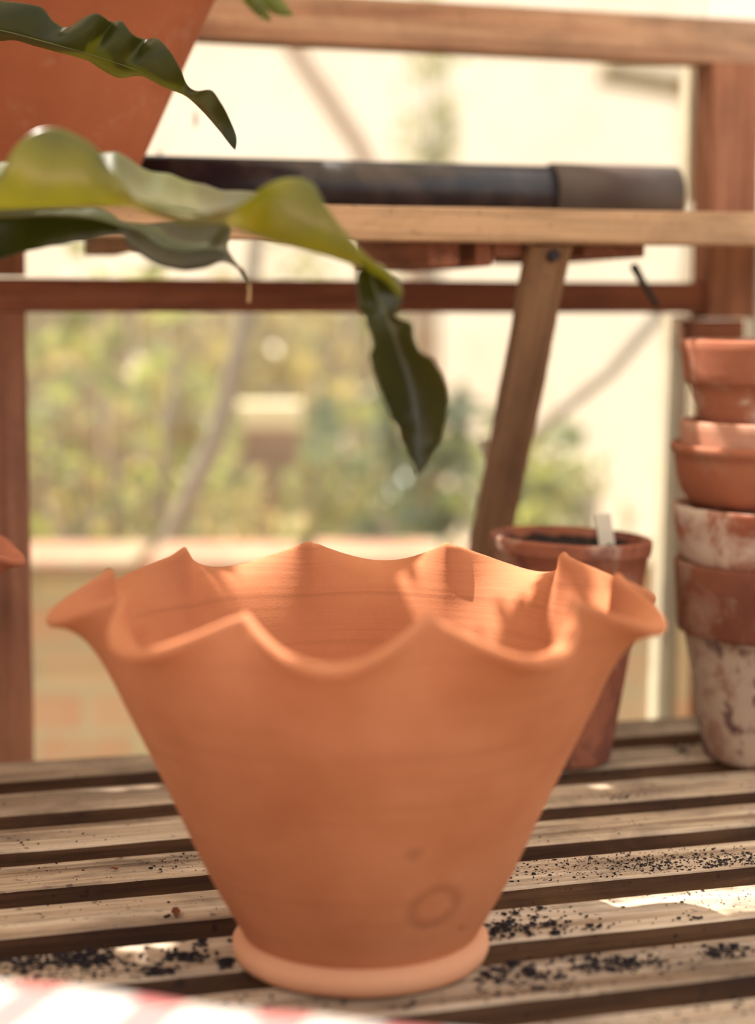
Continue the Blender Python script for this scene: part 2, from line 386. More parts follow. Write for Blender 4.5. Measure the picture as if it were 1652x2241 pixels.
bm = lathe([(pr + .0005, -0.05), (pr + .003, -0.05), (pr + .003, 0.11), (pr - .006, 0.112), (pr - .006, 0.0)], 40, cap0=False)  # sleeve added to carry the grey-brown reflection as plain colour
o = obj('reflection_sleeve', bm, M_REFL, pp, smooth=True); o.rotation_euler = (pB - pA).to_track_quat('Z', 'Y').to_euler(); o.location = (pB - pA) / 2 - (pB - pA).normalized() * 0.11
o['label'] = 'added sleeve on the end of the pipe, carrying its grey brown reflection as colour'

# ------------------------------------------------------------------ the scalloped planter
NL = 10
def qb(p0, p1, p2, t): return tuple((1 - t) ** 2 * a + 2 * t * (1 - t) * b + t * t * c for a, b, c in zip(p0, p1, p2))
def rim_profile(Lw, jag):
    """outer then inner (r, z) of the wall at lobe weight Lw (0 pinch .. 1 lobe)"""
    out = []
    base = [(0.0865, 0.017), (0.0885, 0.022), (0.0965, 0.036), (0.1065, 0.0545), (0.1145, 0.070), (0.1235, 0.090), (0.133, 0.112), (0.143, 0.134), (0.153, 0.156), (0.1625, 0.176), (0.172, 0.196)]
    out += base
    p0 = (0.172, 0.196)
    p1 = (0.186 + 0.000 * Lw, 0.231 - 0.003 * Lw)
    p2 = (0.190 + 0.033 * Lw, 0.280 + jag - 0.0265 * Lw)
    q = (0.188 + 0.012 * Lw, 0.259 - 0.0040 * Lw)
    for i in range(1, 15):
        t = i / 14
        a = qb(p0, p1, q, t) if False else None
        # cubic bezier p0,p1,q,p2
        u = 1 - t
        out.append(tuple(u ** 3 * A + 3 * u * u * t * B + 3 * u * t * t * Cc + t ** 3 * D for A, B, Cc, D in zip(p0, p1, q, p2)))
    th0 = 0.0085
    n = len(out); inner = []
    for i in range(n):
        a = out[max(i - 1, 0)]; b = out[min(i + 1, n - 1)]
        dx, dz = b[0] - a[0], b[1] - a[1]; l = math.hypot(dx, dz) or 1
        inner.append((out[i][0] - dz / l * th0, out[i][1] + dx / l * th0))
    # rounded lip between the two end points
    a, b = out[-1], inner[-1]; tx, tz = out[-1][0] - out[-2][0], out[-1][1] - out[-2][1]; l = math.hypot(tx, tz); tx /= l; tz /= l
    lip = []
    for i in range(1, 7):
        th = math.pi * i / 7; m = ((a[0] + b[0]) / 2, (a[1] + b[1]) / 2); h = ((a[0] - b[0]) / 2, (a[1] - b[1]) / 2)
        lip.append((m[0] + h[0] * math.cos(th) + tx * th0 / 2 * math.sin(th), m[1] + h[1] * math.cos(th) + tz * th0 / 2 * math.sin(th)))
    return out + lip + inner[::-1] + [(0.06, 0.024), (0.02, 0.023)]
def scalloped(seg, off, ml):
    bm = bmesh.new(); cols = []
    rr = random.Random(3)
    jags = [rr.uniform(-.0015, .0025) for _ in range(NL)]
    for i in range(seg):
        a = 2 * math.pi * i / seg
        u = ((a - off) / (2 * math.pi) * NL) % NL; k_ = int(u); f = u - k_
        s = abs(math.sin(math.pi * f)); Lw = (math.sqrt(s * s + 0.02) - 0.1414) / 0.8686
        Lw = 0.85 * max(Lw, 0.0) ** 0.9 + 0.15 * s * s
        pin = max(0, 1 - min(f, 1 - f) / 0.07); idx = k_ if f < .5 else (k_ + 1) % NL
        jag = jags[idx] * pin + 0.0016 * pin * (1 if f < 0.5 else -0.3)
        lobev = 1 + 0.05 * math.sin(k_ * 2.1)
        prof = rim_profile(Lw * (1 + (lobev - 1) * s), jag)
        cols.append([bm.verts.new((r * math.cos(a), r * math.sin(a), z)) for r, z in prof])
    n = len(cols[0])
    for i in range(seg):
        A, B = cols[i], cols[(i + 1) % seg]
        for j in range(n - 1): bm.faces.new((A[j], B[j], B[j + 1], A[j + 1]))
    bm.faces.new([c[-1] for c in cols]); bm.faces.new([c[0] for c in cols][::-1])
    bmesh.ops.recalc_face_normals(bm, faces=bm.faces[:])
    return bm
PC = Vector((-0.0125, 1.25, 0.0009))
def surf(px, py):                                    # point on the planter's outside seen at that pixel (for the stamp)
    r = ray(px, py); o = Vector((0, 0, HC)); t = 0.9
    while t < 1.4:
        p = o + r * t; q = p - PC; rad = 0.0865 + (q.z - 0.017) * 0.477
        if math.hypot(q.x, q.y) < rad and 0 < q.z < .2: return q
        t += 0.0005
    return Vector((0, -.1, .05))
s1, s2, s3, s4 = surf(945, 1985), surf(1003, 2032), surf(905, 1870), surf(860, 1885)
TC = dict(base=(0.54, 0.208, 0.100), pale=(0.62, 0.260, 0.135), deep=(0.46, 0.163, 0.075))
M_MAIN = terracotta('fresh_terracotta', **TC, rings=0.6, stamp=[(tuple(s1), 0.017, 0.007, 0.35), (tuple(s2), 0.0, 0.006, 0.5), (tuple(s3), 0.003, 0.006, 0.25)], grit=0.5)
M_FOOT = terracotta('fresh_terracotta_foot', (0.72, 0.36, 0.21), (0.76, 0.39, 0.23), (0.66, 0.31, 0.17), rings=0.2)
FOOT = [(0.070, 0.0), (0.090, 0.0), (0.0935, 0.002), (0.0955, 0.007), (0.0952, 0.012), (0.0925, 0.0165), (0.0885, 0.0195), (0.083, 0.021)]
def planter(loc, label, off, scale, m):
    t = thing('scalloped_planter', label, 'planter', loc, group='scalloped terracotta planters')
    b = obj('body', scalloped(480, off, 0), m, t, smooth=True)
    f = obj('foot_ring', lathe(FOOT, 96), M_FOOT, t, smooth=True)
    t.scale = (scale,) * 3
    return t
off0 = R(-90 - 18 - 4.5)
main = planter(PC, 'large wavy-rimmed terracotta planter standing in the middle of the slatted bench', off0, 1.0, M_MAIN)
k0 = terracotta('red_terracotta', (0.50, 0.19, 0.11), (0.56, 0.23, 0.13), (0.44, 0.15, 0.09), rings=0.3)
tipp = at(52, 1228, 1.62)
planter((tipp.x - 0.206 - .004, 1.62, 0.0009), 'terracotta planter at the left edge, only the tip of its wavy rim in view', R(-18), 0.93, k0)

# ------------------------------------------------------------------ old pots
def pot_profile(rt, rb, h, rim_h, rim_t, wall=0.007, lip=0.003, rtb=None, bottom_round=0.006):
    rtb = rt if rtb is None else rtb
    rj = rtb - rim_t
    def ro(z): return rb + (rj - rb) * z / (h - rim_h)
    P = [(rb - bottom_round, 0.0), (rb - bottom_round * .3, 0.001), (ro(0.006), 0.006)]
    for i in range(1, 9): z = 0.006 + (h - rim_h - 0.008) * i / 8; P.append((ro(z), z))
    P += [(rj + rim_t * .6, h - rim_h - 0.001), (rtb, h - rim_h + 0.003)]
    for i in range(1, 5): f = i / 5; P.append((rtb + (rt - rtb) * f, h - rim_h + 0.003 + (rim_h - 0.006) * f))
    P += [(rt, h - lip), (rt - lip * .6, h - lip * .2), (rt - wall * .5, h), (rt - wall + .001, h - lip * .5), (rt - wall - rim_t * .3, h - lip * 1.6)]
    for i in range(1, 9): z = (h - 0.012) * (1 - i / 8) + 0.009; P.append((min(rt - wall - rim_t * .5, ro(min(z, h - rim_h)) - wall), z))
    P.append((0.01, 0.009))
    return P
SC = Vector((0.430, 1.835, 0.0009))
grp = 'old terracotta pots stacked at the right'
def old_pot(loc, label, prof, m, group=None, rot=(0, 0, 0), wob=0.012, seed=0):
    o = obj('flower_pot', lathe(prof, 128, wob, seed), m, None, smooth=True, loc=loc); o.rotation_euler = rot
    return tag(o, label, 'flower pot', group)
M_P5 = terracotta('limed_terracotta', (0.33, 0.14, 0.09), (0.42, 0.20, 0.13), (0.22, 0.08, 0.06), lime=0.9, algae=0.9, rings=0.2, limecol=(0.58, 0.48, 0.38), limethr=0.40, grit=.5)
M_P5R = terracotta('brown_terracotta_rim', (0.27, 0.105, 0.062), (0.33, 0.14, 0.085), (0.18, 0.06, 0.042), lime=0.35, limethr=0.60, rings=0.2)
M_P4 = terracotta('crusted_terracotta', (0.36, 0.12, 0.07), (0.45, 0.17, 0.10), (0.24, 0.07, 0.045), lime=1.0, rings=0.2, limecol=(0.70, 0.57, 0.47), limethr=0.49, seedoff=(3, 1, 5), grit=1)
M_P3 = terracotta('orange_terracotta', (0.43, 0.16, 0.09), (0.49, 0.20, 0.115), (0.35, 0.12, 0.065), lime=0.2, limethr=0.6, rings=0.2)
M_P2 = terracotta('pale_terracotta', (0.56, 0.27, 0.18), (0.62, 0.32, 0.23), (0.48, 0.20, 0.12), lime=0.4, limethr=0.5, rings=0.3, limecol=(0.66, 0.45, 0.36), seedoff=(1, 4, 2))
M_P1 = terracotta('worn_terracotta', (0.37, 0.135, 0.08), (0.45, 0.185, 0.115), (0.26, 0.08, 0.05), lime=0.7, limethr=0.58, rings=0.2, seedoff=(7, 2, 2))
# bottom pot: body and rim differ in look, so the rim is a part
p5 = thing('flower_pot', 'lime-streaked old terracotta pot with brown rim at the bottom of the stack', 'flower pot', SC, group=grp)
full = pot_profile(0.1125, 0.0775, 0.213, 0.076, 0.006, 0.008, rtb=0.107)
obj('body', lathe(full[:12] + [(0.100, 0.137), (0.0915, 0.137)] + [(rr_, zz_) for rr_, zz_ in full[-9:] if zz_ < .135], 128, 0.012, 2), M_P5, p5, smooth=True)
rim5 = [(0.094, 0.1375), (0.1055, 0.1365), (0.107, 0.140), (0.109, 0.165), (0.111, 0.19), (0.1125, 0.209), (0.1115, 0.2125), (0.107, 0.213), (0.1035, 0.211), (0.101, 0.19), (0.098, 0.165), (0.094, 0.1375)]
obj('rim', lathe(rim5, 128, 0.012, 2, cap0=False), M_P5R, p5, smooth=True)['label'] = 'plain brown rim band'
old_pot(SC + Vector((0.004, -0.004, 0.0805)), 'chalk-crusted terracotta pot nested in the brown-rimmed pot of the stack', pot_profile(0.122, 0.058, 0.191, 0.060, 0.010, 0.009, rtb=0.112), M_P4, grp, wob=0.03, seed=5, rot=(0, R(0.8), 0))
pan = [(0.088, 0.0), (0.094, 0.001), (0.101, 0.006), (0.107, 0.016), (0.111, 0.028), (0.1135, 0.045), (0.1145, 0.053), (0.1175, 0.055), (0.1185, 0.061), (0.117, 0.065), (0.113, 0.065), (0.111, 0.060), (0.108, 0.03), (0.098, 0.009), (0.01, 0.008)]
o = obj('plant_saucer', lathe(pan, 128, 0.006, 8), M_P3, None, smooth=True, loc=SC + Vector((0, 0, 0.2725)))
tag(o, 'orange terracotta saucer lying on the chalk-crusted pot in the stack', 'saucer', grp)
z2 = 0.2815
old_pot(SC + Vector((0.0, 0.0, z2)), 'pale pink terracotta pot sitting in the saucer of the stack', pot_profile(0.1085, 0.088, 0.080, 0.045, 0.003, 0.0065, rtb=0.1075), M_P2, grp, wob=0.006, seed=11)
old_pot(SC + Vector((0.003, 0, z2 + 0.0105)), 'worn terracotta pot with a thick rim at the top of the stack', pot_profile(0.114, 0.066, 0.154, 0.045, 0.005, 0.0075, rtb=0.109), M_P1, grp, wob=0.010, seed=14)

# single tall pot behind the planter
M_P0 = terracotta('old_red_terracotta', (0.36, 0.13, 0.075), (0.46, 0.19, 0.12), (0.24, 0.075, 0.05), lime=0.45, limethr=0.60, rings=0.25, algae=0.5, seedoff=(0, 9, 4))
RP = Vector((0.1945, 1.815, 0.0022))
prof = pot_profile(0.0855, 0.053, 0.240, 0.016, 0.003, 0.008, rtb=0.0850)
p0 = old_pot(RP, 'tall reddish terracotta pot of dry soil behind the wavy-rimmed planter', prof, M_P0, None, (0, R(2.2), 0), 0.010, 21)
k = NT('dark_soil'); v = k.coords(); nn = k.noise(v, 90, 5, 0.7)
M_SOIL = k.out(k.ramp(nn, [(0.4, (0.018, 0.012, 0.016)), (0.62, (0.05, 0.032, 0.026)), (0.75, (0.35, 0.25, 0.17))]), k.bump(nn, 1.0, 0.006), 0.95)
bm = bmesh.new()
vs_ = {}
for j in range(14):
    for i in range(48):
        r = 0.0735 * (j + 1) / 14; a = 2 * math.pi * i / 48; x, y = r * math.cos(a), r * math.sin(a)
        vs_[j, i] = bm.verts.new((x, y, 0.230 + 0.006 * noise.noise(Vector((x * 50, y * 50, 0))) + 0.004 * noise.noise(Vector((x * 140, y * 140, 3)))))
c0 = bm.verts.new((0, 0, 0.231))
for i in range(48):
    bm.faces.new((c0, vs_[0, i], vs_[0, (i + 1) % 48]))
    for j in range(13): bm.faces.new((vs_[j, i], vs_[j + 1, i], vs_[j + 1, (i + 1) % 48], vs_[j, (i + 1) % 48]))
r_ = bmesh.ops.extrude_face_region(bm, geom=bm.faces[:])
bmesh.ops.translate(bm, vec=(0, 0, -0.02), verts=[g for g in r_['geom'] if isinstance(g, bmesh.types.BMVert)])
bmesh.ops.recalc_face_normals(bm, faces=bm.faces[:])
o = obj('potting_soil', bm, M_SOIL, None, loc=RP); o.rotation_euler = (0, R(2.2), 0)
tag(o, 'dark crumbly soil filling the tall reddish pot behind the planter', 'soil', kind='stuff')
k = NT('ivory_plastic'); M_IVORY = k.out((0.82, 0.76, 0.62), None, 0.5)
bm = bmesh.new(); box(bm, (0, 0, 0), (0.017, 0.0012, 0.05), bev=0.0)
lp = at(1326, 1176, 1.822)
o = obj('plant_label', bm, M_IVORY, None, loc=(lp.x, lp.y, lp.z)); o.rotation_euler = (R(-10), R(-6), R(10))
tag(o, 'short ivory plant label stuck in the soil of the tall reddish pot', 'plant label')

# big pot on the shelf, top left
M_SP = terracotta('deep_terracotta', (0.35, 0.115, 0.058), (0.41, 0.145, 0.075), (0.30, 0.095, 0.046), lime=0.15, limethr=0.63, rings=0.25, seedoff=(5, 5, 5))
SPC = Vector((-0.357, 1.815, zt))
prof = pot_profile(0.208, 0.093, 0.262, 0.04, 0.008, 0.010, rtb=0.204)
old_pot(SPC, 'big deep orange terracotta pot on the shelf, top left of the view', prof, M_SP, None, (0, 0, 0), 0.003, 31)

# ------------------------------------------------------------------ leafy plant hanging in from the left
def cr(pts, N):
    P = [Vector(p) for p in pts]; d = [0]
    for a, b in zip(P, P[1:]): d.append(d[-1] + math.hypot((b - a).x, (b - a).y))
    T = d[-1]; out = []
    for i in range(N):
        s = T * i / (N - 1); j = 0
        while j < len(P) - 2 and d[j + 1] < s: j += 1
        t = (s - d[j]) / max(1e-6, d[j + 1] - d[j])
        p0, p1, p2, p3 = P[max(j - 1, 0)], P[j], P[j + 1], P[min(j + 2, len(P) - 1)]
        out.append(0.5 * ((2 * p1) + (-p0 + p2) * t + (2 * p0 - 5 * p1 + 4 * p2 - p3) * t * t + (-p0 + 3 * p1 - 3 * p2 + p3) * t ** 3))
    return out
def leafmat(name, dark, mid, tcol, tw=0.45, rough=0.35, coat=0.0, spec=1.0):
    k = NT(name); v = k.coords((1, 1, 1)); a = k.noise(v, 14, 4, 0.6)
    col = k.ramp(a, [(0.35, dark), (0.65, mid)])
    tn = k.ramp(k.noise(v, 9, 3, 0.5), [(0.35, tuple(x * .6 for x in tcol)), (0.65, tcol)])
    b = k.bump(k.noise(v, 120, 3), 0.2, 0.0006)
    k.out(col, b, rough, spec); k.b.inputs['Coat Weight'].default_value = coat; k.b.inputs['Coat Roughness'].default_value = 0.22
    tl = k.n('ShaderNodeBsdfTranslucent'); k.l(tn, tl.inputs[0])
    ms = k.n('ShaderNodeMixShader'); ms.inputs[0].default_value = tw
    k.l(k.b.outputs[0], ms.inputs[1]); k.l(tl.outputs[0], ms.inputs[2]); k.l(ms.outputs[0], k.t.nodes['Material Output'].inputs['Surface'])
    return k.m
M_LEAF = leafmat('leaf_green', (0.045, 0.07, 0.015), (0.09, 0.13, 0.025), (0.60, 0.56, 0.07), 0.45, 0.28, 1.0)
M_LEAFD = leafmat('leaf_dark_green', (0.016, 0.026, 0.006), (0.035, 0.048, 0.012), (0.40, 0.40, 0.04), 0.36, 0.38, 0.1, 0.5)
M_LEAFH = leafmat('leaf_olive', (0.03, 0.035, 0.006), (0.06, 0.065, 0.012), (0.30, 0.27, 0.02), 0.4, 0.35, 0.4)
M_RIB = leafmat('leaf_midrib', (0.14, 0.15, 0.04), (0.22, 0.22, 0.07), (0.5, 0.5, 0.12), 0.4)
PB = Vector((-0.70, 1.56, zt))
plant = thing('foliage_plant', 'wavy strap-leaved green plant whose long leaves arch in from the left', 'plant', PB + Vector((0, 0, 0.155)))
def leaf(e1, mid, e2, m, N=70, rib=0.0011, ruff=0.002, seed=0, ribon=True):
    o3 = plant.location; K = 7
    cols = [[at(p.x, p.y, p.z) - o3 for p in cr(e, N)] for e in (e1, mid, e2)]
    bm = bmesh.new(); rows = []
    for i in range(N):
        a, c, b = cols[0][i], cols[1][i], cols[2][i]; row = []
        for j in range(2 * K + 1):
            if j <= K: t = j / K; p = a.lerp(c, t); f = 1 - t; q = a - c
            else: t = (j - K) / K; p = c.lerp(b, t); f = t; q = b - c
            tang = (cols[1][min(i + 1, N - 1)] - cols[1][max(i - 1, 0)]).normalized()
            nn_ = tang.cross(q); nn_ = nn_.normalized() if nn_.length > 1e-6 else Vector((0, 0, 1))
            if j > K: nn_ = -nn_
            p = p + nn_ * (q.length * 0.12 * 4 * f * (1 - f) * 0.8)
            p = p + nn_ * ruff * f * noise.noise(Vector((i * 0.22, (1 if j > K else -1) * 4, seed)))
            row.append(bm.verts.new(p))
        rows.append(row)
    for A, B in zip(rows, rows[1:]):
        for j in range(2 * K): bm.faces.new((A[j], A[j + 1], B[j + 1], B[j]))
    bmesh.ops.remove_doubles(bm, verts=bm.verts[:], dist=1e-6)
    lf = obj('leaf', bm, m, plant, smooth=True)
    so_ = lf.modifiers.new('s', 'SOLIDIFY'); so_.thickness = 0.0010; so_.offset = 0
    ss = lf.modifiers.new('d', 'SUBSURF'); ss.levels = 1; ss.render_levels = 1
    if ribon:
        bm = bmesh.new(); tube(bm, [cols[1][i] for i in range(0, N, 2)], rib, rib * 0.4, 8); obj('midrib', bm, M_RIB, lf, smooth=True)
    return lf
# upper leaf: its far half folds away, one flap shows below
leaf([(-320, 0, 1.50), (-150, -35, 1.48), (-40, -12, 1.47), (0, 0, 1.46), (60, 8, 1.45), (95, 18, 1.45), (118, 48, 1.455), (150, 60, 1.46), (180, 40, 1.44), (208, 28, 1.43), (228, 36, 1.43), (246, 49, 1.45), (266, 44, 1.44), (290, 74, 1.44), (320, 86, 1.455), (342, 82, 1.44), (370, 108, 1.43), (395, 150, 1.43), (410, 186, 1.44), (432, 199, 1.42), (462, 197, 1.41), (484, 224, 1.41), (505, 265, 1.42), (518, 302, 1.42), (515, 328, 1.42)],
     [(-320, 60, 1.50), (-150, 40, 1.48), (0, 66, 1.46), (100, 92, 1.45), (200, 120, 1.45), (300, 154, 1.45), (360, 184, 1.45), (410, 208, 1.45), (445, 240, 1.44), (480, 282, 1.43), (502, 312, 1.42), (515, 328, 1.42)],
     [(-320, 55, 1.54), (-150, 40, 1.53), (-60, 60, 1.52), (0, 84, 1.51), (35, 74, 1.51), (100, 88, 1.51), (200, 116, 1.51), (213, 135, 1.50), (235, 157, 1.49), (265, 169, 1.49), (290, 162, 1.49), (320, 150, 1.49), (360, 172, 1.49), (410, 196, 1.48), (445, 225, 1.47), (480, 270, 1.45), (502, 305, 1.43), (515, 328, 1.42)], M_LEAFD, 110, 0.0007, 0.001, 1)
# large near leaf with two humps
leaf([(-380, 380, 1.30), (-200, 430, 1.24), (-60, 410, 1.20), (0, 378, 1.18), (32, 322, 1.17), (75, 287, 1.17), (125, 279, 1.17), (175, 298, 1.17), (215, 328, 1.17), (240, 368, 1.165), (275, 408, 1.155), (320, 445, 1.14), (400, 470, 1.12), (480, 462, 1.12), (540, 440, 1.14), (580, 404, 1.16), (640, 387, 1.17), (688, 402, 1.17), (712, 448, 1.17), (750, 500, 1.17), (800, 556, 1.17), (850, 596, 1.17), (882, 640, 1.17)],
     [(-380, 440, 1.31), (-200, 470, 1.25), (0, 460, 1.20), (200, 452, 1.19), (330, 452, 1.19), (430, 466, 1.19), (520, 500, 1.19), (600, 528, 1.19), (700, 555, 1.19), (780, 580, 1.185), (840, 610, 1.18), (876, 650, 1.175)],
     [(-380, 400, 1.38), (-200, 410, 1.33), (0, 355, 1.28), (120, 340, 1.27), (230, 330, 1.27), (275, 345, 1.27), (350, 378, 1.27), (420, 396, 1.27), (500, 414, 1.27), (560, 418, 1.26), (650, 440, 1.25), (720, 500, 1.24), (800, 562, 1.22), (850, 605, 1.20), (872, 655, 1.18)], M_LEAF, 110, 0.001, 0.003, 2)
# hanging blade below the bend
leaf([(795, 575, 1.175), (781, 600, 1.17), (784, 650, 1.165), (800, 708, 1.165), (816, 748, 1.17), (811, 790, 1.165), (830, 852, 1.165), (862, 922, 1.17), (890, 985, 1.175), (915, 1040, 1.18)],
     [(805, 575, 1.19), (822, 640, 1.185), (848, 700, 1.185), (878, 775, 1.19), (902, 855, 1.19), (916, 940, 1.185), (915, 1040, 1.18)],
     [(830, 575, 1.20), (874, 615, 1.19), (880, 655, 1.18), (866, 690, 1.18), (900, 712, 1.175), (914, 760, 1.17), (952, 796, 1.165), (978, 845, 1.165), (981, 900, 1.165), (968, 958, 1.17), (945, 1002, 1.175), (915, 1040, 1.18)], M_LEAFH, 80, 0.0014, 0.003, 3)
# lower curled leaf with the thin brown tail
leaf([(-380, 560, 1.36), (-150, 610, 1.30), (0, 567, 1.25), (100, 541, 1.24), (200, 526, 1.24), (262, 511, 1.24), (282, 538, 1.22), (325, 569, 1.21), (380, 588, 1.21), (435, 590, 1.21), (482, 574, 1.22), (512, 578, 1.23), (536, 598, 1.235), (546, 630, 1.24)],
     [(-380, 470, 1.37), (-150, 480, 1.31), (0, 475, 1.26), (100, 470, 1.26), (200, 478, 1.255), (262, 496, 1.25), (305, 508, 1.25), (350, 540, 1.25), (400, 552, 1.25), (450, 547, 1.25), (492, 552, 1.245), (520, 582, 1.24), (546, 630, 1.24)],
     [(-380, 450, 1.42), (-150, 460, 1.36), (0, 458, 1.31), (100, 455, 1.31), (225, 458, 1.30), (265, 482, 1.29), (300, 488, 1.30), (400, 484, 1.31), (480, 484, 1.31), (506, 500, 1.29), (497, 540, 1.27), (508, 560, 1.26), (530, 590, 1.25), (546, 630, 1.24)], M_LEAFD, 110, 0.001, 0.002, 4)
k = NT('dry_tip'); M_DRY = k.out((0.55, 0.42, 0.24), None, 0.7)
bm = bmesh.new(); tube(bm, [at(*p) - plant.location for p in [(515, 578, 1.24), (534, 592, 1.24), (544, 612, 1.24), (546, 640, 1.24), (544, 662, 1.24)]], 0.0007, 0.0013, 8)
obj('leaf_tip', bm, M_DRY, plant, smooth=True)['label'] = 'thin dried brown tail of the lower leaf'
# crown and stalks, just outside the left edge
bm = bmesh.new()
for tgt in ((-320, 40, 1.50), (-380, 440, 1.31), (-380, 470, 1.37)):
    e = at(*tgt) - plant.location
    tube(bm, [Vector((0.0, 0.0, -0.03)), Vector((0, 0, 0.02)) + e * 0.25, e * 0.7 + Vector((0, 0, .04)), e], 0.005, 0.0015, 8)
obj('stalk', bm, M_RIB, plant, smooth=True)
o = old_pot(PB, 'small terracotta pot just outside the left edge holding the strap-leaved plant', pot_profile(0.085, 0.055, 0.15, 0.03, 0.004), k0, None, (0, 0, 0), 0.004, 41)
bm = lathe([(0.0745, 0.118), (0.076, 0.14), (0.04, 0.146), (0.005, 0.148)], 48); o = obj('potting_soil', bm, M_SOIL, None, smooth=True, loc=PB)
tag(o, 'dark soil around the roots of the strap-leaved plant', 'soil', kind='stuff')

# little green sprig, top centre, hanging over from the shelf pot
sprig = thing('hanging_sprig', 'small bright green leaf tips drooping in front of the upper rail, top centre', 'plant', at(560, -120, 1.98))
for (p0_, p1_, p2_) in [((548, -40), (555, 12), (592, 46)), ((575, -30), (600, 20), (640, 34)), ((530, -50), (545, 0), (575, 26))]:
    bm = bmesh.new(); N = 14; rows = []
    for i in range(N):
        t = i / (N - 1); x, y = qb(p0_, p1_, p2_, t); wd = 0.009 * math.sin(math.pi * min(1, t * .92 + .06)) + .0006
        c = at(x, y, 1.98) - sprig.location; x2, y2 = qb(p0_, p1_, p2_, min(1, t + .03)); tg = (at(x2, y2, 1.98) - sprig.location - c)
        sd_ = tg.cross(Vector((0, 1, 0))).normalized() if tg.length > 1e-7 else sd_
        rows.append([bm.verts.new(c - sd_ * wd + Vector((0, -.004, 0))), bm.verts.new(c), bm.verts.new(c + sd_ * wd + Vector((0, -.004, 0)))])
    for A, B in zip(rows, rows[1:]):
        for j in range(2): bm.faces.new((A[j], A[j + 1], B[j + 1], B[j]))
    lf = obj('leaf', bm, None, sprig, smooth=True); s_ = lf.modifiers.new('s', 'SOLIDIFY'); s_.thickness = 0.0008
    lf.data.materials.append(leafmat('sprig_green', (0.14, 0.20, 0.04), (0.22, 0.30, 0.07), (0.6, 0.65, 0.12), 0.5))
bm = bmesh.new(); tube(bm, [Vector((0, 0, 0)), at(545, -60, 1.98) - sprig.location, at(555, -20, 1.98) - sprig.location], 0.0015, 0.001); tube(bm, [Vector((0, 0, 0)), Vector((-.05, -.03, .06)), Vector((-.12, -.08, .05))], 0.0018, 0.0015)
obj('stem', bm, M_RIB, sprig, smooth=True)

# ------------------------------------------------------------------ checked cloth over a crate, near the lens
k = NT('crate_wood'); M_CR = wood('crate_wood2', (0.3, 0.2, 0.1), (0.5, 0.36, 0.2), (0.6, 0.45, 0.28))
e0, e1 = at(0, 2143, 0.82), None
ZC = e0.z
e1 = atz(870, 2243, ZC)
ed = (e1 - e0); ed.z = 0; ed.normalize(); back = Vector((ed.y, -ed.x, 0))
if back.y > 0: back = -back
CO = e0 - ed * 0.30
cr_w, cr_d = 0.62, 0.20
crate = thing('wooden_crate', 'plain wooden crate at the near edge of the bench, under the pink checked cloth', 'crate', (CO + ed * cr_w / 2 + back * (cr_d / 2 + .012)) * 1.0)
crate.location.z = 0.0; crate.rotation_euler.z = math.atan2(ed.y, ed.x)
hC = ZC - 0.004
for sy in (-1, 1):
    for zz in (0.25, 0.75):
        bm = bmesh.new(); box(bm, (0, sy * (cr_d / 2 - .006), hC * zz), (cr_w - .02, 0.012, hC * .42), bev=.001); obj('side_board', bm, M_CR, crate)
for sx_ in (-1, 1):
    bm = bmesh.new(); box(bm, (sx_ * (cr_w / 2 - .01), 0, hC / 2), (0.012, cr_d - .026, hC * .96), bev=.001); obj('end_board', bm, M_CR, crate)
bm = bmesh.new(); box(bm, (0, 0, hC - .005), (cr_w - .02, cr_d, 0.010), bev=.001); obj('lid', bm, M_CR, crate)
k = NT('checked_cloth')
sp = k.n('ShaderNodeSeparateXYZ'); k.l(k.tc.outputs['Object'], sp.inputs[0])
cols_ = []
for ax in ('X', 'Y'):
    m_ = k.n('ShaderNodeMath', operation='MULTIPLY'); m_.inputs[1].default_value = 2 * math.pi / 0.062; k.l(sp.outputs[ax], m_.inputs[0])
    s_ = k.n('ShaderNodeMath', operation='SINE'); k.l(m_.outputs[0], s_.inputs[0])
    g_ = k.n('ShaderNodeMath', operation='GREATER_THAN'); g_.inputs[1].default_value = 0.25; k.l(s_.outputs[0], g_.inputs[0]); cols_.append(g_.outputs[0])
c1 = k.mix(cols_[0], (0.66, 0.62, 0.60), (0.62, 0.22, 0.22)); 
hf = k.n('ShaderNodeMath', operation='MULTIPLY'); hf.inputs[1].default_value = 0.25; k.l(cols_[1], hf.inputs[0])
c2_ = k.mix(hf.outputs[0], c1, (0.62, 0.22, 0.22))
M_CLOTH = k.out(c2_, None, 0.95, 0.1)
bm = bmesh.new(); NXc, NYc = 70, 50; gv = {}
for i in range(NXc + 1):
    for j in range(NYc + 1):
        x = -0.33 + 0.66 * i / NXc; s = -0.055 + 0.30 * j / NYc           # s: distance from the far top edge
        nz = 0.0016 * (1 + noise.noise(Vector((x * 14, s * 10, 0))))
        if s < 0: y, z = cr_d / 2 + .004 + nz + .004, s
        elif s < cr_d: y, z = cr_d / 2 - s + .002, 0
        else: y, z = -cr_d / 2 - .005 - nz, -(s - cr_d)
        gv[i, j] = bm.verts.new((x, y, hC + 0.0025 + nz + z))
for i in range(NXc):
    for j in range(NYc): bm.faces.new((gv[i, j], gv[i + 1, j], gv[i + 1, j + 1], gv[i, j + 1]))
o = obj('checked_cloth', bm, M_CLOTH, None, smooth=True, loc=crate.location); o.rotation_euler = crate.rotation_euler
s_ = o.modifiers.new('s', 'SOLIDIFY'); s_.thickness = 0.0012; s_.offset = 1
tag(o, 'white cloth with pink checks at the bottom left, close to the lens and blurred', 'cloth')

